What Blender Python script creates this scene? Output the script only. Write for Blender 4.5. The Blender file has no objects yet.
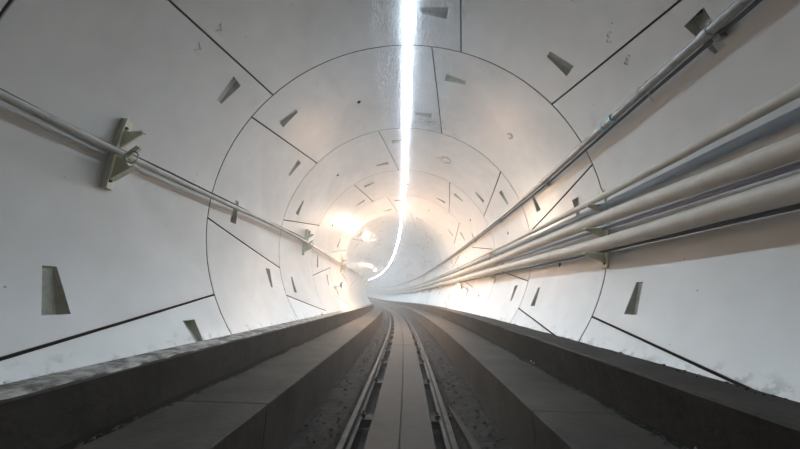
import bpy, math, random
from mathutils import Vector, noise
from mathutils.geometry import delaunay_2d_cdt
random.seed(7)
sc = bpy.context.scene
COL = sc.collection
R = 1.83
RAD = math.radians

# ------------------------------------------------------------------ tunnel axis (a gently curving bore)
AX = (-0.04835, 0.04175, -0.0034850, -1.9e-7)
AY = (0.82029, -0.247958, -0.00107213, 1.90954e-5)
ROLL, FPX, BAY, S1 = 0.00996, 280.637, 1.5, 2.5969
PHI = math.atan(0.247958)
CAM_H = 0.89
def _poly(c, s):
    return c[0] + c[1]*s + c[2]*s*s + c[3]*s**3, c[1] + 2*c[2]*s + 3*c[3]*s*s
SF = 50.0
def frame(s):
    if s > SF:
        x, dx = _poly(AX, SF); y, dy = _poly(AY, SF)
        x += dx*(s-SF); y += dy*(s-SF)
    else:
        x, dx = _poly(AX, s); y, dy = _poly(AY, s)
    T = Vector((dx, dy, 1)).normalized()
    U = Vector((math.sin(ROLL), math.cos(ROLL), 0)).cross(T).normalized()
    V = T.cross(U)
    return Vector((x, y, s)), U, V, T
_cp, _sp = math.cos(PHI), math.sin(PHI)
def to_world(q):
    return Vector((q.x, q.z*_cp - q.y*_sp, q.y*_cp + q.z*_sp + CAM_H))
_fc = {}
def P(s, u, v):
    k = round(s, 5)
    if k not in _fc: _fc[k] = frame(s)
    C, U, V, T = _fc[k]
    return to_world(C + U*u + V*v)
def PT(s, th, r=R):
    a = RAD(th)
    return P(s, r*math.sin(a), r*math.cos(a))
def srange(a, b, near=.15, far=1.0):
    out = [a]; s = a
    while s < b - 1e-6:
        st = near if s < 8 else min(far, near + (s-8)*.06)
        s = min(b, s + st); out.append(s)
    return out

# ------------------------------------------------------------------ materials
def mat(name, base, rough=.6, metal=0., noise_amt=0., noise_scale=6., bump=0., bump_scale=40., base2=None, spec=.5, extra=None, emit=None, estr=0.):
    m = bpy.data.materials.new(name); m.use_nodes = True
    nt = m.node_tree; N = nt.nodes; L = nt.links
    b = N['Principled BSDF']
    b.inputs['Roughness'].default_value = rough
    b.inputs['Metallic'].default_value = metal
    b.inputs['Specular IOR Level'].default_value = spec
    b.inputs['Base Color'].default_value = (*base, 1)
    tc = N.new('ShaderNodeTexCoord')
    if base2 is not None:
        n = N.new('ShaderNodeTexNoise'); n.inputs['Scale'].default_value = noise_scale
        n.inputs['Detail'].default_value = 6; n.inputs['Roughness'].default_value = .65
        L.new(tc.outputs['Object'], n.inputs['Vector'])
        r = N.new('ShaderNodeValToRGB')
        r.color_ramp.elements[0].position = .5 - noise_amt; r.color_ramp.elements[0].color = (*base2, 1)
        r.color_ramp.elements[1].position = .5 + noise_amt; r.color_ramp.elements[1].color = (*base, 1)
        L.new(n.outputs['Fac'], r.inputs['Fac']); L.new(r.outputs['Color'], b.inputs['Base Color'])
    if bump:
        n2 = N.new('ShaderNodeTexNoise'); n2.inputs['Scale'].default_value = bump_scale
        n2.inputs['Detail'].default_value = 5
        L.new(tc.outputs['Object'], n2.inputs['Vector'])
        bp = N.new('ShaderNodeBump'); bp.inputs['Strength'].default_value = bump; bp.inputs['Distance'].default_value = .01
        L.new(n2.outputs['Fac'], bp.inputs['Height']); L.new(bp.outputs['Normal'], b.inputs['Normal'])
    if emit:
        b.inputs['Emission Color'].default_value = (*emit, 1); b.inputs['Emission Strength'].default_value = estr
    return m

def lining_material():
    m = bpy.data.materials.new('painted_precast_concrete'); m.use_nodes = True
    nt = m.node_tree; N = nt.nodes; L = nt.links; b = N['Principled BSDF']
    b.inputs['Specular IOR Level'].default_value = .45
    def math_(op, a, bb=None, c=None):
        n = N.new('ShaderNodeMath'); n.operation = op
        for i, x in enumerate((a, bb, c)):
            if x is None: continue
            if isinstance(x, (int, float)): n.inputs[i].default_value = x
            else: L.new(x, n.inputs[i])
        return n.outputs[0]
    def smooth(x, lo, hi):
        n = N.new('ShaderNodeMapRange'); n.interpolation_type = 'SMOOTHSTEP'
        L.new(x, n.inputs['Value']); n.inputs['From Min'].default_value = lo; n.inputs['From Max'].default_value = hi
        return n.outputs[0]
    uv = N.new('ShaderNodeUVMap'); uv.uv_map = 'along_around'
    sep = N.new('ShaderNodeSeparateXYZ'); L.new(uv.outputs[0], sep.inputs[0])
    tc = N.new('ShaderNodeTexCoord')
    def nz(scale, detail=5, vec=None, rough=.6):
        n = N.new('ShaderNodeTexNoise'); n.inputs['Scale'].default_value = scale; n.inputs['Detail'].default_value = detail
        n.inputs['Roughness'].default_value = rough
        L.new(vec or tc.outputs['Object'], n.inputs['Vector']); return n.outputs['Fac']
    big = nz(1.3, 4); mid = nz(5, 6)
    r = N.new('ShaderNodeValToRGB'); e = r.color_ramp.elements
    e[0].position = .32; e[0].color = (.62, .605, .58, 1)
    e[1].position = .66; e[1].color = (.73, .715, .69, 1)
    L.new(math_('ADD', math_('MULTIPLY', big, .6), math_('MULTIPLY', mid, .4)), r.inputs['Fac'])
    # specks, scuffs and drips
    vo = N.new('ShaderNodeTexVoronoi'); vo.inputs['Scale'].default_value = 9; L.new(tc.outputs['Object'], vo.inputs['Vector'])
    speck = smooth(vo.outputs['Distance'], .06, .04)
    speck = math_('MULTIPLY', speck, smooth(nz(2.1, 2), .46, .56))
    mp = N.new('ShaderNodeMapping'); mp.inputs['Scale'].default_value = (3.0, 22, 1); L.new(uv.outputs[0], mp.inputs[0])
    scr = smooth(nz(1.7, 3, mp.outputs[0], .7), .70, .76)
    # grime just above the kerb, with a ragged edge of its own
    a = math_('ABSOLUTE', sep.outputs['Y'])
    gr = smooth(math_('ADD', a, math_('MULTIPLY', nz(7, 6), .22)), 4.12, 4.26)
    blotch = math_('MULTIPLY', gr, smooth(nz(14, 6), .50, .62))
    dirt = math_('MINIMUM', 1., math_('ADD', math_('ADD', math_('MULTIPLY', speck, .7), math_('MULTIPLY', scr, .22)), math_('MULTIPLY', blotch, .5)))
    mx = N.new('ShaderNodeMix'); mx.data_type = 'RGBA'
    L.new(dirt, mx.inputs[0]); L.new(r.outputs[0], mx.inputs[6]); mx.inputs[7].default_value = (.13, .125, .12, 1)
    L.new(mx.outputs[2], b.inputs['Base Color'])
    rr = N.new('ShaderNodeMapRange'); L.new(mid, rr.inputs[0]); rr.inputs[3].default_value = .24; rr.inputs[4].default_value = .36
    L.new(rr.outputs[0], b.inputs['Roughness'])
    # rough trowelled patch beside the light strip
    y = sep.outputs['Y']; x = sep.outputs['X']
    wob = math_('MULTIPLY', math_('SUBTRACT', nz(3.5, 4), .5), .35)
    yy = math_('ADD', y, wob)
    band = math_('MULTIPLY', smooth(yy, -.42, -.12), smooth(yy, .60, .44))
    band = math_('MULTIPLY', band, smooth(math_('ADD', x, wob), 4.15, 3.95))
    chip = math_('MULTIPLY', band, smooth(math_('ADD', x, wob), 3.45, 3.65))
    mp2 = N.new('ShaderNodeMapping'); mp2.inputs['Scale'].default_value = (1.2, 3.2, 1); mp2.inputs['Rotation'].default_value = (0, 0, .35); L.new(uv.outputs[0], mp2.inputs[0])
    rough_h = math_('MULTIPLY', math_('MULTIPLY', smooth(nz(14, 5, mp2.outputs[0], .7), .48, .66), math_('ADD', band, math_('MULTIPLY', chip, 2.))), .030)
    fine = math_('MULTIPLY', nz(55, 3), .0002)
    wav = math_('MULTIPLY', nz(1.6, 1), .006)
    h = math_('ADD', math_('ADD', rough_h, fine), wav)
    bp = N.new('ShaderNodeBump'); bp.inputs['Strength'].default_value = .8; bp.inputs['Distance'].default_value = 1.
    L.new(h, bp.inputs['Height']); L.new(bp.outputs[0], b.inputs['Normal'])
    return m
M_LIN = lining_material()
M_POCK = mat('raw_pocket_concrete', (.50, .495, .43), .8, base2=(.40, .395, .33), noise_amt=.15, noise_scale=20, bump=.4)
M_DARK = mat('black_gasket_dirt_and_shade', (.010, .009, .008), .95, bump=.3, spec=.05)  # joint gasket and dirt; also the shade painted into the gutters
M_JOINT = mat('grimy_joint_face', (.11, .105, .095), .9, spec=.1)
M_CAST = mat('cast_raised_concrete', (.68, .67, .645), .6)
M_HOLE = mat('dark_bolt_socket', (.02, .02, .02), .9)
M_CURB = mat('cast_concrete_kerb', (.050, .047, .040), .75, base2=(.020, .019, .016), noise_amt=.2, noise_scale=5, bump=.5, bump_scale=25, spec=.15)
M_LEDGE = mat('cast_concrete_ledge', (.066, .059, .050), .7, base2=(.022, .020, .017), noise_amt=.22, noise_scale=3.2, bump=.4, bump_scale=30, spec=.15)
M_FILL = mat('dirty_white_mortar', (.46, .45, .42), .7, base2=(.08, .075, .07), noise_amt=.10, noise_scale=13, bump=.6, bump_scale=30)
M_SLAB = mat('precast_slab_concrete', (.052, .042, .033), .7, base2=(.030, .024, .019), noise_amt=.22, noise_scale=4, bump=.3, bump_scale=40, spec=.15)
M_FLOOR = mat('rough_dirty_invert', (.024, .020, .016), .85, base2=(.005, .0045, .004), noise_amt=.12, noise_scale=9, bump=1., bump_scale=22, spec=.15)
M_RAIL = mat('rail_steel', (.055, .05, .046), .65, 0., spec=.2, base2=(.025, .022, .02), noise_amt=.15, noise_scale=12, bump=.2)
M_RUST = mat('rusty_steel', (.04, .033, .026), .85, 0., base2=(.02, .017, .014), noise_amt=.15, noise_scale=30, bump=.5)
M_WOOD = mat('weathered_plank', (.055, .05, .042), .85, base2=(.03, .027, .022), spec=.15, noise_amt=.2, noise_scale=12, bump=.5)
M_GALV = mat('galvanised_conduit', (.42, .42, .41), .38, .6, base2=(.22, .22, .21), noise_amt=.16, noise_scale=14, bump=.12, bump_scale=60)
M_CREAM = mat('dusty_cream_pipe', (.68, .645, .58), .48, base2=(.55, .515, .45), noise_amt=.2, noise_scale=7, bump=.2, bump_scale=30)
M_BLUE = mat('pale_blue_pipe', (.33, .42, .52), .45, base2=(.27, .35, .44), noise_amt=.2, noise_scale=8)
M_VIOLET = mat('grey_violet_pipe', (.40, .39, .48), .45, base2=(.33, .32, .40), noise_amt=.2, noise_scale=8)
M_WHITEP = mat('white_plastic_conduit', (.58, .58, .55), .42, base2=(.42, .41, .37), noise_amt=.18, noise_scale=9)
M_CABLE = mat('black_cable', (.04, .04, .045), .6)
M_BRKT = mat('greenish_primed_bracket', (.82, .82, .66), .5, 0., base2=(.66, .67, .50), noise_amt=.2, noise_scale=25, bump=.2)
M_CLAMP = mat('blue_zinc_clamp', (.30, .45, .52), .35, .7)
M_WIRE = mat('zinc_wire', (.35, .36, .36), .4, .8)
M_DULL = mat('shade_dark_steel', (.10, .10, .095), .6, .3)  # dark tone paints shade beneath the right wall pipes
M_CHAN = mat('lilac_aluminium_channel', (.42, .38, .50), .5, .2)
M_LED = mat('cool_white_led', (.8, .85, 1), .5, emit=(.68, .86, 1.0), estr=560.)
M_LAMP = mat('warm_lamp_lens', (1, .8, .6), .5, emit=(1., .72, .50), estr=500.)
M_FILL_LAMP = mat('added_warm_fill_lens', (1, .8, .6), .5, emit=(1., .60, .34), estr=1200.)  # lens of the two added low fill lights
M_HOUS = mat('white_lamp_housing', (.6, .6, .58), .4)

# ------------------------------------------------------------------ mesh helpers
class MB:
    def __init__(s): s.v = []; s.f = []; s.sm = []; s.uv = None
    def add(s, vs, fs, smooth=False):
        o = len(s.v); s.v += [tuple(x) for x in vs]
        for f in fs: s.f.append(tuple(i+o for i in f)); s.sm.append(smooth)
        return o
    def sweep(s, prof, ss, closed=True, smooth=False, cap=True, jit=None):
        n = len(prof); vs = []
        for a in ss:
            for k, (u, v) in enumerate(prof):
                if jit: u, v = jit(a, k, u, v)
                vs.append(P(a, u, v))
        fs = []
        for i in range(len(ss)-1):
            for k in range(n if closed else n-1):
                k2 = (k+1) % n
                fs.append((i*n+k, (i+1)*n+k, (i+1)*n+k2, i*n+k2))
        s.add(vs, fs, smooth)
        if cap and closed:
            s.add(vs[:n], [tuple(range(n))]); s.add(vs[-n:], [tuple(reversed(range(n)))])
    def tube(s, pts, r, n=14, smooth=True, cap=True):
        vs = []; up0 = Vector((0, 0, 1)); m = len(pts)
        for i, p in enumerate(pts):
            t = (pts[min(i+1, m-1)] - pts[max(i-1, 0)]).normalized()
            ref = up0 if abs(t.z) < .9 else Vector((1, 0, 0))
            a = t.cross(ref).normalized(); b = t.cross(a)
            rr = r[i] if isinstance(r, (list, tuple)) else r
            for k in range(n):
                g = 2*math.pi*k/n
                vs.append(p + a*(rr*math.cos(g)) + b*(rr*math.sin(g)))
        fs = [(i*n+k, i*n+(k+1) % n, (i+1)*n+(k+1) % n, (i+1)*n+k) for i in range(m-1) for k in range(n)]
        s.add(vs, fs, smooth)
        if cap:
            s.add(vs[:n], [tuple(reversed(range(n)))]); s.add(vs[-n:], [tuple(range(n))])
    def prism(s, poly, s0, s1):
        """polygon in the (u, v) cross-section, thickened along the tunnel"""
        n = len(poly)
        a = [P(s0, u, v) for u, v in poly]; b = [P(s1, u, v) for u, v in poly]
        s.add(a, [tuple(range(n))]); s.add(b, [tuple(reversed(range(n)))])
        for k in range(n):
            k2 = (k+1) % n
            s.add([a[k], b[k], b[k2], a[k2]], [(0, 1, 2, 3)])
    def patch(s, s0, s1, t0, t1, r0, r1):
        """curved box lying on the lining"""
        nt_ = max(2, int(abs(t1-t0)/2)+1)
        inn = [(r0*math.sin(RAD(t0+(t1-t0)*k/nt_)), r0*math.cos(RAD(t0+(t1-t0)*k/nt_))) for k in range(nt_+1)]
        out = [(r1*math.sin(RAD(t0+(t1-t0)*k/nt_)), r1*math.cos(RAD(t0+(t1-t0)*k/nt_))) for k in range(nt_+1)]
        s.sweep(inn + out[::-1], [s0, s1])
    def build(s, name, m, parent=None, recalc=True):
        me = bpy.data.meshes.new(name)
        org = Vector((0, 0, 0))
        if parent is None and s.v:
            xs = [v[0] for v in s.v]; ys = [v[1] for v in s.v]; zs = [v[2] for v in s.v]
            org = Vector(((min(xs)+max(xs))/2, (min(ys)+max(ys))/2, min(zs)))
        elif parent is not None: org = Vector(parent['_o']) if '_o' in parent else Vector((0, 0, 0))
        me.from_pydata([(v[0]-org.x, v[1]-org.y, v[2]-org.z) for v in s.v], [], s.f)
        for p, q in zip(me.polygons, s.sm): p.use_smooth = q
        if recalc:
            import bmesh
            b = bmesh.new(); b.from_mesh(me)
            bmesh.ops.remove_doubles(b, verts=b.verts, dist=1e-6) if all(not q for q in s.sm) else None
            bmesh.ops.recalc_face_normals(b, faces=b.faces); b.to_mesh(me); b.free()
        me.materials.append(m); me.update()
        o = bpy.data.objects.new(name, me); COL.objects.link(o)
        if parent is not None:
            o.parent = parent; o['_o'] = tuple(org)
        else:
            o.location = org; o['_o'] = tuple(org)
        return o
def empty(name, loc):
    o = bpy.data.objects.new(name, None); COL.objects.link(o); o.location = loc; o['_o'] = tuple(loc); o.empty_display_size = .1
    return o
def tag(o, label, cat, group=None):
    o['label'] = label; o['category'] = cat
    if group: o['group'] = group
    return o

# ------------------------------------------------------------------ lining rings
PH = {-3: -81.5, -2: -59., -1: -104., 0: -126.5, 1: -59., 2: -81.5, 3: -103.7, 4: -81.6}
def phi_of(k):
    if k in PH: return PH[k]
    return (-59., -126.5, -104., -81.5, -36.5)[(k*7) % 5]
GAPL = .0075
GAP = .0045       # half width of a joint (m)
CH = .003
def seg_struct_name(mid):
    m = (mid+180) % 360 - 180
    if abs(m) <= 45: return 'ceiling'
    if abs(m) >= 140: return 'floor'
    return 'wall_right' if m > 0 else 'wall_left'
def build_bay(k):
    s0 = S1 + (k-1)*BAY; ph = phi_of(k)
    J = [(ph-170, -1), (ph-102.5, -1), (ph-35, -1), (ph, 1), (ph+67.7, 1), (ph+135.4, 1), (ph+190, -1)]
    near = k <= 12
    for i in range(6):
        (a0, da), (b0, db) = J[i], J[i+1]
        while (a0+b0)/2 > 180: a0 -= 360; b0 -= 360
        while (a0+b0)/2 <= -180: a0 += 360; b0 += 360
        tl = lambda f, q=GAP: a0 + da*9.9*f + math.degrees((q+GAPL-GAP)/R)
        th = lambda f, q=GAP: b0 + db*9.9*f - math.degrees((q+GAPL-GAP)/R)
        mid = (a0+b0)/2
        g = GAP
        F = lambda s: (s-s0)/BAY
        # outline in (s, R*theta)
        def outline(q, nt_):
            sa, sb = s0+q, s0+BAY-q
            pts = []
            n = max(2, int((b0-a0)/nt_))
            ns = 6 if near else 2
            for j in range(n): pts.append((sa, tl(F(sa), q) + (th(F(sa), q)-tl(F(sa), q))*j/n))
            for j in range(ns): s_ = sa+(sb-sa)*j/ns; pts.append((s_, th(F(s_), q)))
            for j in range(n): pts.append((sb, th(F(sb), q) + (tl(F(sb), q)-th(F(sb), q))*j/n))
            for j in range(ns): s_ = sb+(sa-sb)*j/ns; pts.append((s_, tl(F(s_), q)))
            return pts
        step = 3. if near else 6.
        ol = outline(GAP+CH, step); ol2 = outline(GAP, step)
        holes = []; pockets = []
        if near:
            for f, sgn, base in ((.25, 1, a0+da*9.9*.25+4.), (.75, -1, b0+db*9.9*.75-4.)):
                sc_ = s0+f*BAY; t_w = base; t_n = base+sgn*7.8
                if abs(((t_w+180) % 360)-180) > 134: continue
                holes.append([(sc_-.055, t_w), (sc_+.055, t_w), (sc_+.028, t_n), (sc_-.028, t_n)])
                pockets.append((sc_, t_w, t_n, sgn))
            mm = (tl(.5)+th(.5))/2
            if abs(((mm+180) % 360)-180) < 125 and k >= 1 and b0-a0 > 50 and not (k == 1 and 40 < mm < 55) and not (k == 2 and 15 < mm < 30):
                holes.append([(s0+.75+.026*math.cos(q), mm+math.degrees(.026*math.sin(q)/R)) for q in [2*math.pi*z/10 for z in range(10)]])
                pockets.append(None)
        pts = [Vector((s_, RAD(t)*R)) for s_, t in ol]; faces_in = [list(range(len(pts)))]
        nout = len(pts); edges = [(j, (j+1) % nout) for j in range(nout)]
        hidx = []
        for h in holes:
            b = len(pts); pts += [Vector((s_, RAD(t)*R)) for s_, t in h]; m_ = len(h)
            edges += [(b+j, b+(j+1) % m_) for j in range(m_)]; hidx.append((b, m_))
        def inside(x, y, poly):
            c = False; n = len(poly)
            for j in range(n):
                x1, y1 = poly[j]; x2, y2 = poly[(j+1) % n]
                if (y1 > y) != (y2 > y) and x < (x2-x1)*(y-y1)/(y2-y1)+x1: c = not c
            return c
        hp = [[(s_, RAD(t)*R) for s_, t in h] for h in holes]
        nn = max(2, int((b0-a0)/step)); nsg = 6 if near else 2
        for a in range(1, nsg):
            s_ = s0 + BAY*a/nsg
            for j in range(1, nn):
                t = tl(F(s_)) + (th(F(s_))-tl(F(s_)))*j/nn; y = RAD(t)*R
                if any(min((s_-px)**2+(y-py)**2 for px, py in h) < 4e-4 or inside(s_, y, h) for h in hp): continue
                pts.append(Vector((s_, y)))
        vo, eo, fo, *_ = delaunay_2d_cdt(pts, edges, [], 0, 1e-7)
        vo3 = [PT(v.x, math.degrees(v.y/R)) for v in vo]
        fs = []
        for f in fo:
            cx = sum(vo[q].x for q in f)/len(f); cy = sum(vo[q].y for q in f)/len(f)
            if any(inside(cx, cy, h) for h in hp): continue
            if abs(((math.degrees(cy/R)+180) % 360)-180) > 131: continue
            A_, B_, C_ = (vo[q] for q in f[:3])
            if abs((B_-A_).x*(C_-A_).y-(B_-A_).y*(C_-A_).x) < 2e-5: continue
            fs.append(tuple(f))
        me_v = list(vo3); uvs = [(v.x, v.y) for v in vo]; sm = [True]*len(fs)
        def addq(A, B):     # strip between two closed loops of (s,th,r)
            nonlocal me_v
            n = len(A); o = len(me_v)
            me_v += [PT(*q) for q in A] + [PT(*q) for q in B]
            uvs.extend([(q[0], RAD(q[1])*R) for q in A+B])
            for j in range(n):
                if abs(((A[j][1]+180) % 360)-180) > 131: continue
                fs.append((o+j, o+(j+1) % n, o+n+(j+1) % n, o+n+j)); sm.append(False)
        addq([(s_, t, R) for s_, t in ol], [(s_, t, R+CH) for s_, t in ol2])
        nskin = len(fs)
        addq([(s_, t, R+CH) for s_, t in ol2], [(s_, t, R+.07) for s_, t in ol2])
        addq([(s_, t, R+.07) for s_, t in ol2], [(s_*.999+(s0+.75)*.001, t, R+.071) for s_, t in ol2])
        name = seg_struct_name((tl(.5)+th(.5))/2)
        if not fs: continue
        me = bpy.data.meshes.new(name)
        org = PT(s0+.75, mid)
        me.from_pydata([v-org for v in me_v], [], fs)
        for p_, q in zip(me.polygons, sm): p_.use_smooth = q
        # orient the inner skin towards the axis
        C0 = P(s0+.75, 0, 0)
        flip = [p_.index for p_ in me.polygons if p_.use_smooth and p_.normal.dot(C0-org-p_.center) < 0]
        if len(flip) > len(fs)*.2:
            for ix in flip: me.polygons[ix].flip()
        ul = me.uv_layers.new(name='along_around')
        for lp in me.loops: ul.data[lp.index].uv = uvs[lp.vertex_index]
        me.materials.append(M_LIN); me.materials.append(M_JOINT)
        for p_ in list(me.polygons)[nskin:]: p_.material_index = 1
        me.update()
        o = bpy.data.objects.new(name, me); o.location = org; COL.objects.link(o); o['kind'] = 'structure'; o['_o'] = tuple(org)
        for pk in pockets:
            if pk is None: continue
            sc_, tw, tn, sgn = pk
            m = MB()
            tb = tn + (tw-tn)*.90
            top = [(sc_-.055, tw), (sc_+.055, tw), (sc_+.028, tn), (sc_-.028, tn)]
            bot = [(sc_-.040, tw-sgn*.6, R+.055), (sc_+.040, tw-sgn*.6, R+.055), (sc_+.020, tn, R+.012), (sc_-.020, tn, R+.012)]
            A = [PT(s_, t, R) for s_, t in top]; B = [PT(*q) for q in bot]
            m.add(A+B, [(0, 1, 5, 4)]); m.add(A+B, [(1, 2, 6, 5)]); m.add(A+B, [(2, 3, 7, 6)]); m.add(A+B, [(3, 0, 4, 7)]); m.add(A+B, [(4, 5, 6, 7)])
            po = m.build('bolt_pocket', M_POCK, o)
            if k <= 4:
                po['label'] = 'bare concrete wedge-shaped bolt pocket'
                m = MB(); c = PT(sc_, tw-sgn*1.35, R+.05)
                m.tube([PT(sc_, tw-sgn*1.5, R+.046), PT(sc_, tw-sgn*.2, R+.052)], .014, 10)
                m.build('bolt_hole', M_HOLE, po)
        if near and pockets and pockets[-1] is None:
            m = MB(); h = holes[-1]; n = len(h)
            A = [PT(s_, t, R) for s_, t in h]; B = [PT(s_, t, R+.035) for s_, t in h]
            m.add(A+B, [(j, (j+1) % n, n+(j+1) % n, n+j) for j in range(n)]); m.add(B, [tuple(range(n))])
            m.build('lifting_hole', M_HOLE, o)
LAST = 42
for k in range(-2, LAST): build_bay(k)
# rubber gasket layer behind the joints
m = MB()
SS = srange(-1.9, S1+(LAST-1)*BAY, .3, 1.)
m.sweep([((R+.045)*math.sin(RAD(t)), (R+.045)*math.cos(RAD(t))) for t in range(0, 360, 5)], SS, smooth=True, cap=False)
# the gasket runs behind the pockets, so stand it off further out there
for i, v in enumerate(m.v): pass
m = MB(); m.sweep([((R+.073)*math.sin(RAD(t)), (R+.073)*math.cos(RAD(t))) for t in range(0, 360, 5)], SS, smooth=True, cap=False)
g = m.build('wall_back', M_DARK, recalc=False); g['kind'] = 'structure'

# cast-in letters and lifting rings on the lining
def stamp(txt, s, th, size, rot, label):
    cu = bpy.data.curves.new('t', 'FONT'); cu.body = txt; cu.size = size; cu.extrude = .006; cu.align_x = 'CENTER'; cu.align_y = 'CENTER'
    cu.resolution_u = 3
    ob = bpy.data.objects.new('t', cu); COL.objects.link(ob)
    bpy.context.view_layer.update()
    me = bpy.data.meshes.new_from_object(ob.evaluated_get(bpy.context.evaluated_depsgraph_get()))
    bpy.data.objects.remove(ob)
    c, sn = math.cos(rot), math.sin(rot)
    vs = []
    for v in me.vertices:
        x, y = v.co.x*c - v.co.y*sn, v.co.x*sn + v.co.y*c
        vs.append(PT(s+y, th+math.degrees(x/R), R-.003-v.co.z*.5))
    m = MB(); m.add(vs, [tuple(p.vertices) for p in me.polygons])
    o = m.build('cast_letter', M_CAST)
    ul = o.data.uv_layers.new(name='along_around')
    for lp in ul.data: lp.uv = (8., 1.)
    tag(o, label, 'mark')
stamp('M', 1.85, -57.6, .11, 2.9, 'faint raised letter M cast left of the upper left joint line')
stamp('M', 1.85, -50.6, .11, 2.9, 'faint raised letter M cast right of the upper left joint line')
stamp('3', 1.85, 54.8, .11, 2.4, 'faint raised numeral 3 cast above the upper right joint line')
stamp('3', 1.87, 61.4, .10, 2.6, 'very worn raised numeral 3 cast below the upper right joint line')
def ring_mark(s, th, ro, label, chips=0):
    m = MB(); pts = [PT(s+ro*math.cos(a), th+math.degrees(ro*math.sin(a)/R), R-.002) for a in [2*math.pi*q/24 for q in range(20)]]
    m.tube(pts, .0075, 8)
    rnd = random.Random(5)
    for c in range(chips):
        a = rnd.uniform(0, 6.28); q = ro*rnd.uniform(.6, 1.5)
        p0 = PT(s+q*math.cos(a), th+math.degrees(q*math.sin(a)/R), R)
        m.tube([p0, p0+Vector((rnd.uniform(-.03, .03), rnd.uniform(-.03, .03), -.004))], [.008, .003], 5)
    o = m.build('lifting_ring', M_POCK); tag(o, label, 'mark')
    ul = o.data.uv_layers.new(name='along_around')
    for lp in ul.data: lp.uv = (8., 1.)
ring_mark(3.37, 47.8, .036, 'small worn ring cast into the upper right lining above the conduit')
ring_mark(4.83, 24.7, .10, 'rough broken plaster ring on the ceiling just right of the light strip', 16)

m = MB(); rnd = random.Random(11)
for i in range(190):
    a = rnd.uniform(0, 6.28); q = abs(rnd.gauss(0, .85)); s_ = 3.88 + .13*q*math.cos(a); t_ = 11.5 + 6.5*q*math.sin(a)
    if t_ < 3: continue
    w_ = rnd.uniform(.006, .018); h_ = rnd.uniform(.004, .012); g_ = rnd.uniform(0, 3)
    c = PT(s_, t_, R+.002); tip = PT(s_, t_, R-h_)
    rim = [PT(s_+w_*math.cos(g_+k*1.26)*rnd.uniform(.5, 1.1), t_+math.degrees(w_*math.sin(g_+k*1.26)*rnd.uniform(.5, 1.1)/R), R+.001) for k in range(5)]
    m.add(rim+[tip], [(k, (k+1) % 5, 5) for k in range(5)])
o = m.build('plaster_chips', M_POCK); tag(o, 'rough crumbling plaster patch on the ceiling by the light strip, at the second ring joint', 'plaster'); o['kind'] = 'stuff'

# ------------------------------------------------------------------ floor of the tunnel
def nz(p, sc_, a): return noise.noise(Vector(p)*sc_)*a
SF_ = [ -1.9 + .07*i for i in range(int(10/.07))]; SF_ += srange(SF_[-1]+.1, 62, .3, 1.)
m = MB()
us = [-.735, -.70, -.66, -.62, -.58, -.54, -.50, -.46, -.42, -.385, -.30, -.2, 0, .2, .30, .385, .42, .46, .50, .54, .58, .62, .66, .70, .735]
def fl(a, k, u, v):
    if abs(u) >= .385:
        edge = .02 if abs(u) < .39 else 0
        v = -1.702 + noise.noise(Vector((a*5, u*9, 0)))*.014 + noise.noise(Vector((a*17, u*25, 3)))*.007 - (edge + .02 if abs(u) < .4 else 0)
        if abs(u) > .69: v -= .018
    else: v = -1.85
    return u, v
m.sweep([(u, 0) for u in us], SF_, closed=False, smooth=False, jit=fl)
f = m.build('floor', M_FLOOR, recalc=False); f['kind'] = 'structure'

def ledge(side, s0, s1, label):
    def jit(a, k, u, v):
        if k in (3, 4):
            u += side*(noise.noise(Vector((a*3.1, side*4, 1)))*.030 + noise.noise(Vector((a*11, side*4, 1)))*.026)
        return u, v
    x = side
    w_ = 1.205 if side < 0 else 1.155
    prof = [(x*.713, -1.76), (x*.713, -1.389), (x*.718, -1.383), (x*w_, -1.383), (x*w_, -1.46), (x*1.05, -1.5)]
    ss = [a for a in SF_ if s0 < a < s1]
    m = MB(); m.sweep(prof if side < 0 else prof, [s0]+ss+[s1], jit=jit)
    o = m.build('concrete_ledge', M_LEDGE); tag(o, label, 'ledge')
ledge(-1, -1.9, 1.836, 'wide dark grey concrete ledge left of the track, nearest section in the bottom left')
ledge(-1, 1.844, 61, 'wide grey concrete ledge left of the track, long section running into the distance')
ledge(1, -1.9, 1.846, 'wide dark grey concrete ledge right of the track, nearest section at the bottom edge')
ledge(1, 1.854, 61, 'wide grey concrete ledge right of the track, long section running into the distance')
def curb(side, prof, label):
    def jit(a, k, u, v):
        if k == 1: u += side*noise.noise(Vector((a*2, 7, side)))*.006
        if k in (2, 3): v += noise.noise(Vector((a*6, 2, side*k)))*.006
        return u, v
    m = MB(); m.sweep(prof, [a for a in SF_ if a < 61], jit=jit)
    o = m.build('concrete_kerb', M_CURB); tag(o, label, 'kerb')
    if side < 0:
        m = MB(); m.sweep([(-1.288, -1.162), (-1.300, -1.154), (-1.428, -1.140), (-1.42, -1.155)], [a for a in SF_ if a < 61], jit=lambda a, k, u, v: (u - (abs(noise.noise(Vector((a*5, 3, 1))))*.03 if k in (0, 1) else 0), v))
        f_ = m.build('mortar_fillet', M_FILL, o); f_['label'] = 'pale dirt-flecked mortar fillet'
curb(-1, [(-1.285, -1.46), (-1.283, -1.168), (-1.292, -1.160), (-1.425, -1.150), (-1.425, -1.46)][:4]+[(-1.40, -1.30)], 'dark grey concrete kerb along the foot of the left tunnel wall')
curb(1, [(1.240, -1.46), (1.137, -1.145), (1.146, -1.135), (1.435, -1.140), (1.36, -1.30)], 'dark grey concrete kerb with sloping face along the foot of the right tunnel wall')
# black sheet between ledge and kerb, painting in the gap's deep shade
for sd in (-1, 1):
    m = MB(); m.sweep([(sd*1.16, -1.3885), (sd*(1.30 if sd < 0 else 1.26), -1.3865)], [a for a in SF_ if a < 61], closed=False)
    o = m.build('floor', M_DARK, recalc=False); o['kind'] = 'structure'
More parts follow.
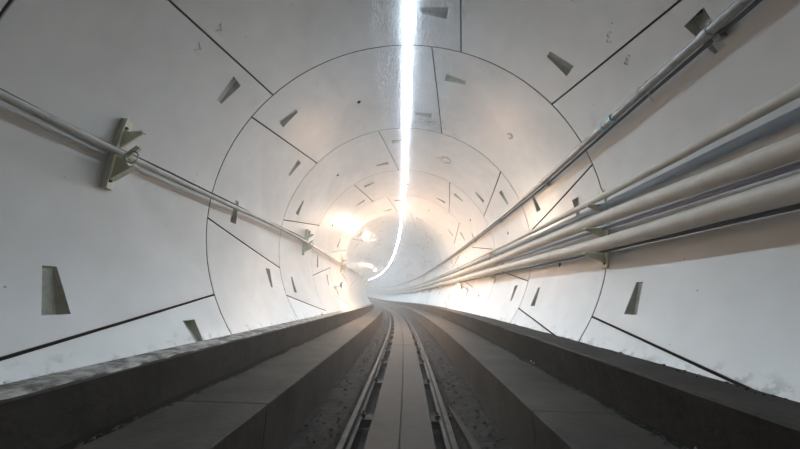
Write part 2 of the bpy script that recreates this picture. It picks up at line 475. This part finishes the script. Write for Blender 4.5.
# mortar crumbs along the gutters
def crumbs(name, ulo, uhi, v, n, smin, smax, size, label, mt):
    m = MB(); rnd = random.Random(n)
    for i in range(n):
        s = smin + (smax-smin)*rnd.random()**1.5; u = rnd.uniform(ulo, uhi); q = size*rnd.uniform(.4, 1.2)
        c = P(s, u, v + q*.35)
        vs = [c+Vector((rnd.uniform(.6, 1.2)*dx*q, rnd.uniform(.6, 1.2)*dy*q, rnd.uniform(.5, 1)*dz*q*.6)) for dx, dy, dz in ((1, 0, 0), (-1, 0, 0), (0, 1, 0), (0, -1, 0), (0, 0, 1), (0, 0, -1))]
        m.add(vs, [(0, 2, 4), (2, 1, 4), (1, 3, 4), (3, 0, 4), (2, 0, 5), (1, 2, 5), (3, 1, 5), (0, 3, 5)])
    o = m.build(name, mt); tag(o, label, 'rubble'); o['kind'] = 'stuff'
crumbs('gutter_crumbs', -1.235, -1.185, -1.389, 260, 1.2, 9, .014, 'crumbled mortar scattered along the left gutter by the kerb', M_CURB)
crumbs('gutter_crumbs', 1.13, 1.19, -1.389, 320, 1.2, 9, .016, 'crumbled mortar scattered along the right gutter by the kerb', M_CURB)
crumbs('track_rubble', -.67, -.40, -1.70, 320, 1.9, 12, .016, 'small stones and dirt in the trough left of the rails', M_FLOOR)
crumbs('track_rubble', .40, .67, -1.70, 320, 1.9, 12, .016, 'small stones and dirt in the trough right of the rails', M_FLOOR)
crumbs('dirt_crumbs', -1.40, -1.31, -1.158, 200, 1.2, 9, .007, 'dark dirt crumbs lying on top of the left kerb', M_DARK)
crumbs('dirt_crumbs', 1.37, 1.425, -1.138, 160, 1.2, 9, .008, 'dark dirt crumbs lying on top of the right kerb', M_DARK)

# walkway slabs between the rails
def slab(u0, u1, s0, s1, label):
    m = MB(); c = .006
    m.sweep([(u0, -1.7435), (u0, -1.684-c), (u0+c, -1.684), (u1-c, -1.684), (u1, -1.684-c), (u1, -1.7435)], [s0]+[a for a in SF_ if s0 < a < s1]+[s1])
    tag(m.build('walkway_slab', M_SLAB), label, 'slab')
for a, b, nm in ((-1.9, 5.627, 'nearest'), (5.648, 13.2, 'second'), (13.208, 61, 'farthest')):
    slab(-.213, -.0012, a, b, '%s long concrete slab between the rails, left of the centre groove' % nm)
    slab(.0012, .222, a, b, '%s long concrete slab between the rails, right of the centre groove' % nm)

# rails with their clips
def rail(uc, label):
    root = empty('steel_rail', P(0, uc, -1.748))
    h = [(-.036, 0), (-.036, .008), (-.010, .016), (-.0055, .026), (-.0055, .055), (-.019, .062), (-.020, .078), (-.014, .083),
         (.014, .083), (.020, .078), (.019, .062), (.0055, .055), (.0055, .026), (.010, .016), (.036, .008), (.036, 0)]
    m = MB(); m.sweep([(uc+a, -1.743+b) for a, b in h], [a for a in SF_ if a < 61])
    rb = m.build('rail_body', M_RAIL, root)
    for i in range(20):
        s = .8 + .93*i
        for sd in (-1, 1):
            m = MB(); a = uc+sd*.022; b = uc+sd*.062
            m.sweep([(a, -1.726), (a, -1.714), (b, -1.716), (b, -1.745), (b-sd*.02, -1.745), (b-sd*.02, -1.727)], [s-.022, s+.022])
            m.tube([P(s, uc+sd*.045, -1.72), P(s, uc+sd*.045, -1.698)], .010, 6, smooth=False)
            m.build('rail_clip', M_RUST, root)
    tag(root, label, 'rail')
rail(-.345, 'narrow steel rail running left of the centre walkway slabs')
rail(.330, 'narrow steel rail running right of the centre walkway slabs')
for i in range(20):
    s = .8 + .93*i
    m = MB()
    m.sweep([(-.40, -1.80), (-.40, -1.744), (.385, -1.744), (.385, -1.80)], [s-.05, s+.05])
    tag(m.build('rail_tie', M_RUST), 'dark rusty cross tie glimpsed in the gaps between rails and walkway slabs', 'tie', 'cross ties under the rails')
# loose plank lying against the right rail
m = MB()
q = [(2.72, .376), (2.50, .425), (.9, .64), (.9, .53)]
A = [P(s, u, -1.686) for s, u in q]; B = [P(s, u, -1.662) for s, u in q]
m.add(A+B, [(3, 2, 1, 0), (4, 5, 6, 7), (0, 1, 5, 4), (1, 2, 6, 5), (2, 3, 7, 6), (3, 0, 4, 7)])
tag(m.build('loose_plank', M_WOOD), 'short grey plank lying aslant beside the right rail at the bottom edge', 'plank')

# ------------------------------------------------------------------ pipes and conduits
def interp(tab, s):
    if s <= tab[0][0]: return tab[0][1]
    for (a, x), (b, y) in zip(tab, tab[1:]):
        if s <= b:
            t = (s-a)/(b-a); return x+(y-x)*t
    return tab[-1][1]
def path(tab, r, s0=-1.8, s1=60, wob=0):
    def thf(s):
        w = .5
        return (interp(tab, s-w)+interp(tab, s-w/2)+interp(tab, s)+interp(tab, s+w/2)+interp(tab, s+w))/5
    return [PT(s, thf(s), r) for s in srange(s0, s1, .15, 1.)], thf
def ring_at(s, th, r, rad, w, n=16):
    m = MB(); m.tube([PT(s-w/2, th, r), PT(s+w/2, th, r)], rad, n); return m

root = empty('galvanised_conduit', PT(0, 70.3, 1.77))
pts, tA = path([(1.2, 69.6), (1.6, 69.9), (2.2, 70.2), (2.6, 71.0), (3.4, 71.8), (5, 72.1), (7.4, 72.6), (11, 72.4), (20, 73)], 1.757)
m = MB(); m.tube(pts, .0275, 16); m.build('pipe_body', M_GALV, root)
for s in (2.14, 2.24):
    ring_at(s, tA(s), 1.757, .037, .035).build('coupling', M_CLAMP, root)
ring_at(2.19, tA(2.19), 1.757, .032, .12).build('sleeve', M_GALV, root)
for s in (1.43, 3.3, 4.93, 6.6, 8.3, 10, 12, 14):
    m = MB(); t = tA(s)
    m.tube([PT(s-.018, t, 1.757), PT(s+.018, t, 1.757)], .032, 16)
    m.patch(s-.016, s+.016, t-1.6, t+1.9, 1.785, 1.828)
    m.build('pipe_strap', M_GALV, root)
m = MB()
for k, s in enumerate((1.80, 1.86)):
    t = tA(s); m.tube([PT(s+.01*math.cos(a), t+math.degrees(.034*math.cos(a)/1.757), 1.757+.034*math.sin(a)) for a in [2*math.pi*q/14 for q in range(15)]], .0022, 5)
m.tube([PT(1.8, tA(1.8)+1, 1.73), PT(1.83, tA(1.8)+2.2, 1.76), PT(1.86, tA(1.8)+3.0, 1.80)], .0022, 5)
m.build('tie_wire', M_WIRE, root)
tag(root, 'single galvanised steel conduit high on the right wall with blue coupling rings', 'conduit')
m = MB(); pts2, _ = path([(1.2, 70.7), (1.6, 71.0), (2.2, 71.3), (2.6, 72.1), (3.4, 72.9), (5, 73.2), (7.4, 73.7), (20, 74.1)], 1.797)
m.tube(pts2, .012, 10); tag(m.build('shade_conduit', M_DULL), 'thin conduit beneath the high right conduit, coloured dark as its shaded underside', 'conduit')  # dark colour paints the shaded underside of the conduit above

def simple_pipe(name, tab, r, rad, mt, label, cat, couplings=()):
    root = empty(name, PT(0, tab[0][1], r))
    pts, tf = path(tab, r); m = MB(); m.tube(pts, rad, 18); m.build('pipe_body', mt, root)
    for s in couplings:
        ring_at(s, tf(s), r, rad*1.07, .10, 18).build('coupling', mt, root)
    tag(root, label, cat); return tf
tB = simple_pipe('cream_pipe', [(1.2, 86.9), (1.7, 87.7), (2.1, 88.1), (2.7, 88.2), (4, 88.2), (8, 87.5)], 1.715, .026, M_CREAM, 'slim cream pipe resting on the top arms of the right wall brackets', 'pipe', (5.2, 10.))
tB2 = simple_pipe('blue_pipe', [(1.2, 89.2), (2, 89.7), (3, 90.1), (8, 89.6)], 1.785, .027, M_BLUE, 'pale blue pipe close to the wall just behind the slim cream pipe', 'pipe')
tC = simple_pipe('cream_pipe', [(1.2, 95.6), (1.8, 95.4), (2.4, 94.6), (3.1, 94.7), (5, 95.2), (9, 94.6)], 1.690, .052, M_CREAM, 'thick cream pipe on the middle arms of the right wall brackets', 'pipe', (4.05, 8.4))
tC2 = simple_pipe('violet_pipe', [(1.2, 96.6), (3, 96.2), (8, 96.0)], 1.79, .017, M_VIOLET, 'slim violet grey pipe against the wall behind the middle thick pipe', 'pipe')
tD = simple_pipe('cream_pipe', [(1.2, 101.2), (1.7, 101.9), (2.2, 102.4), (3.5, 101.9), (5, 101.2), (9, 100.8)], 1.690, .054, M_CREAM, 'thick cream pipe on the lowest arms of the right wall brackets', 'pipe', (4.45, 9.2))
tD2 = simple_pipe('shadow_pipe', [(1.2, 102.4), (3, 102.8), (8, 102.0)], 1.80, .013, M_DULL, 'slim pipe behind the lowest thick pipe, coloured dark as the shadow under it', 'pipe')  # dark colour stands in for the shadow strip below the thick pipe
LT = [(1.17, -88.9), (1.7, -88.9), (2.11, -88.4), (2.5, -88.6), (2.9, -87.7), (3.6, -86.8), (4.9, -85.9), (7.2, -86.8), (12, -85), (20, -81)]
tL = simple_pipe('white_conduit', LT, 1.775, .020, M_WHITEP, 'slim white conduit running along the left tunnel wall', 'conduit', (1.35, 4.0, 7.0))
m = MB(); pl = [PT(s, tL(s)+1.15+.22*math.sin(s*3.1)+.1*math.sin(s*7), 1.805+.012*math.sin(s*2.3)) for s in srange(-1.8, 40, .1, .6)]
m.tube(pl, .0075, 8); tag(m.build('black_cable', M_CABLE), 'thin black cable sagging just above the white conduit on the left wall', 'cable')

# right wall brackets with three arms
def arm(root, sc_, vt, u0, u1, drop, side=1):
    m = MB()
    m.prism([(side*u0, vt), (side*u1, vt), (side*u1, vt-drop), (side*(u1-.02), vt-drop), (side*u0, vt-.018)], sc_-.004, sc_+.004)
    m.prism([(side*u0, vt), (side*u1, vt), (side*u1, vt-.006), (side*u0, vt-.006)], sc_-.024, sc_+.024)
    m.build('arm', M_BRKT, root)
def right_bracket(s, label, group=None):
    root = empty('pipe_bracket', PT(s, 107, R))
    def rz(v): return math.sqrt(1.80**2-v*v)
    m = MB(); m.patch(s-.030, s+.030, 84.8, 107.4, 1.817, 1.829)
    m.patch(s-.030, s-.024, 84.8, 107.4, 1.8145, 1.82); m.patch(s+.024, s+.030, 84.8, 107.4, 1.8145, 1.82)
    m.build('strut', M_BRKT, root)
    for tf, r, rad in ((tB, 1.715, .026), (tC, 1.690, .052), (tD, 1.690, .054)):
        t = RAD(tf(s)); u, v = r*math.sin(t), r*math.cos(t); vt = v-rad-.001
        arm(root, s, vt, u-rad-.018, min(math.sqrt(1.80**2-vt*vt), 1.797), .085)
    if not group:
        for t in (86.0, 93.0, 99.5, 106.2):
            m = MB(); m.tube([PT(s, t, 1.81), PT(s, t, 1.819)], .009, 6, smooth=False); m.build('bolt', M_RUST, root)
    tag(root, label, 'bracket', group)
right_bracket(2.60, 'largest greenish three-armed bracket carrying the cream pipes on the right wall')
right_bracket(5.55, 'second greenish three-armed bracket under the right wall pipes, at the third ring joint')
right_bracket(8.55, 'third, small three-armed bracket under the right wall pipes in the warm glow')
for i in range(4, 14):
    right_bracket(2.6+3*(i-1)-.05, 'tiny distant bracket under the right wall pipes, farther than the first three', 'distant brackets on the right wall')
right_bracket(-.4, 'nearest greenish bracket under the right wall pipes, beside the viewer')

# left wall brackets
def left_bracket(s, label, group=None, ring=True):
    root = empty('wall_bracket', PT(s, -96, R)); ds = s
    dt = tL(s) + 88.9
    def W(u, v):        # turn the bracket so that it follows the conduit
        a = RAD(dt); return (u*math.cos(a)+v*math.sin(a), -u*math.sin(a)+v*math.cos(a))
    m = MB(); m.patch(s-.028, s+.028, -96.4+dt, -81.4+dt, 1.808, 1.829); m.patch(s-.028, s-.022, -96.4+dt, -81.4+dt, 1.790, 1.81)
    m.build('plate', M_BRKT, root)
    for poly in ([(-1.800, .205), (-1.745, .180), (-1.715, .176), (-1.700, .196), (-1.672, .196), (-1.664, .182), (-1.800, .070)],
                 [(-1.800, .012), (-1.762, .000), (-1.745, .020), (-1.676, .085), (-1.664, .074), (-1.742, -.012), (-1.700, -.055), (-1.664, -.040), (-1.656, -.056), (-1.800, -.150)]):
        m = MB(); m.prism([W(*q) for q in poly], s-.005, s+.005); m.build('arm', M_BRKT, root)
    for fl_ in ([(-1.735, .184), (-1.664, .190), (-1.664, .182), (-1.735, .176)], [(-1.745, .020), (-1.674, .084), (-1.669, .078), (-1.742, .012)],
                [(-1.79, -.148), (-1.656, -.058), (-1.658, -.050), (-1.79, -.140)]):
        m = MB(); m.prism([W(*q) for q in fl_], s-.018, s+.018); m.build('flange', M_BRKT, root)
    if ring:
        m = MB(); c = W(-1.690, .004)
        m.tube([P(s-.012, c[0]+.040*math.cos(a), c[1]+.040*math.sin(a)) for a in [2*math.pi*q/24 for q in range(25)]], .0045, 7, cap=False)
        m.build('clamp_ring', M_WIRE, root)
    for t in (-83.2, -94.8):
        m = MB(); m.tube([PT(s, t+dt, 1.80), PT(s, t+dt, 1.812)], .010, 8, smooth=False); m.build('bolt', M_HOLE, root)
    tag(root, label, 'bracket', group)
left_bracket(1.71, 'nearest pale green two-armed bracket with an empty clamp ring on the left wall')
left_bracket(5.07, 'second smaller two-armed bracket on the left wall, beyond the first ring joints')
left_bracket(8.4, 'third small two-armed bracket on the left wall in the warm glow')
for i in range(4, 8):
    left_bracket(1.71+3.36*(i-1), 'tiny distant bracket on the left wall, farther than the first three', 'distant brackets on the left wall', False)

# ------------------------------------------------------------------ lights
root = empty('led_strip_light', PT(1, .6, 1.8))
tabs = [(1., .75), (2.6, .75), (4.1, .3), (7.4, .6), (14, .2), (20, 0), (60, 0)]
def tled(s): return interp(tabs, s)
LED0 = 2.0
ss = srange(LED0, 60, .3, 1.)
def uvl(s, du, r): t = RAD(tled(s)); return (r*math.sin(t)+du, r*math.cos(t))
def strip(prof, name, mt):
    m = MB(); vs = []; n = len(prof)
    for s in ss:
        for du, r in prof: vs.append(P(s, *uvl(s, du, r)))
    m.add(vs, [(i*n+k, (i+1)*n+k, (i+1)*n+(k+1) % n, i*n+(k+1) % n) for i in range(len(ss)-1) for k in range(n)])
    m.add(vs[:n], [tuple(range(n))]); m.add(vs[-n:], [tuple(reversed(range(n)))])
    return m.build(name, mt, root)
strip([(-.008, 1.806), (.008, 1.806), (.008, 1.8285), (-.008, 1.8285)], 'channel', M_CHAN)
for sd in (-1, 1):
    a, b = sorted((sd*.0085, sd*.0160))
    strip([(a, 1.8198), (b, 1.8198), (b, 1.8203), (a, 1.8203)], 'led_tape', M_LED)
tag(root, 'continuous cool white light strip along the crown of the tunnel', 'light')

def lamp(s, th, label, group=None, glow=None, away=False, rad=.12):
    root = empty('floodlight', PT(s, th, 1.82))
    c0 = PT(s, th, 1.829); c1 = PT(s, th, 1.66)
    C, U, V, T = frame(s); T = to_world(C+T)-to_world(C)
    inn = (PT(s, th, 1.0)-PT(s, th, 1.5)).normalized()
    d = (T*.15 + inn*.95 + Vector((0, 0, -.45)) if away else T*-.52 + inn*.86).normalized()
    c2 = c1 + inn*.02
    m = MB(); m.tube([c0, c0.lerp(c1, .12), c0.lerp(c1, .14), c2], [.045, .045, .012, .012], 14); m.build('mount', M_HOUS, root)
    m = MB(); m.tube([c2-d*.05, c2-d*.03, c2+d*.03, c2+d*.045], [rad*.5, rad, rad*1.05, rad*1.10], 28, cap=False)
    m.tube([c2-d*.05, c2-d*.049], rad*.5, 28); m.build('housing', M_HOUS, root)
    m = MB(); m.tube([c2+d*.028, c2+d*.043], [rad*1.02, rad*1.06], 28); m.build('lens', glow or M_LAMP, root)
    tag(root, label, 'lamp', group)
lamp(8.9, -46.3, 'glowing round warm floodlight on the upper left wall facing the viewer')
lamp(7.6, 109, 'small added warm fill light low on the right wall just beneath the cream pipes', glow=M_FILL_LAMP, away=True, rad=.07)  # added fill with no visible source, warms floor and ledges
lamp(7.3, -109, 'small added warm fill light low on the left wall just above the kerb', glow=M_FILL_LAMP, away=True, rad=.07)  # matching added fill on the left side
lamp(19.5, -46, 'far glowing warm floodlight on the left wall just above the bend of the light strip', rad=.07)

# haze in the tunnel air
w = bpy.data.worlds.new('World'); sc.world = w; w.use_nodes = True
nt = w.node_tree; nt.nodes['Background'].inputs[0].default_value = (0, 0, 0, 1); nt.nodes['Background'].inputs[1].default_value = 0
HAZE = 0.017
if HAZE:
    vs = nt.nodes.new('ShaderNodeVolumeScatter'); vs.inputs['Density'].default_value = HAZE; vs.inputs['Anisotropy'].default_value = .6
    vs.inputs['Color'].default_value = (1, 1, 1, 1)
    nt.links.new(vs.outputs[0], nt.nodes['World Output'].inputs['Volume'])

# ------------------------------------------------------------------ camera
cd = bpy.data.cameras.new('camera'); cam = bpy.data.objects.new('camera', cd); COL.objects.link(cam)
cd.sensor_width = 36; cd.lens = FPX*36/800; cd.clip_start = .01; cd.clip_end = 200
cam.location = to_world(Vector((0, 0, 0)))
cam.rotation_euler = (math.pi/2 + PHI, 0, 0)
sc.camera = cam
sc.view_settings.view_transform = 'Standard'; sc.view_settings.look = 'None'; sc.view_settings.gamma = 1
sc.view_settings.exposure = 0.0
sc.cycles.max_bounces = 10; sc.cycles.diffuse_bounces = 6; sc.cycles.volume_bounces = 1
sc.cycles.use_denoising = True
for o in bpy.data.objects:
    if '_o' in o: del o['_o']
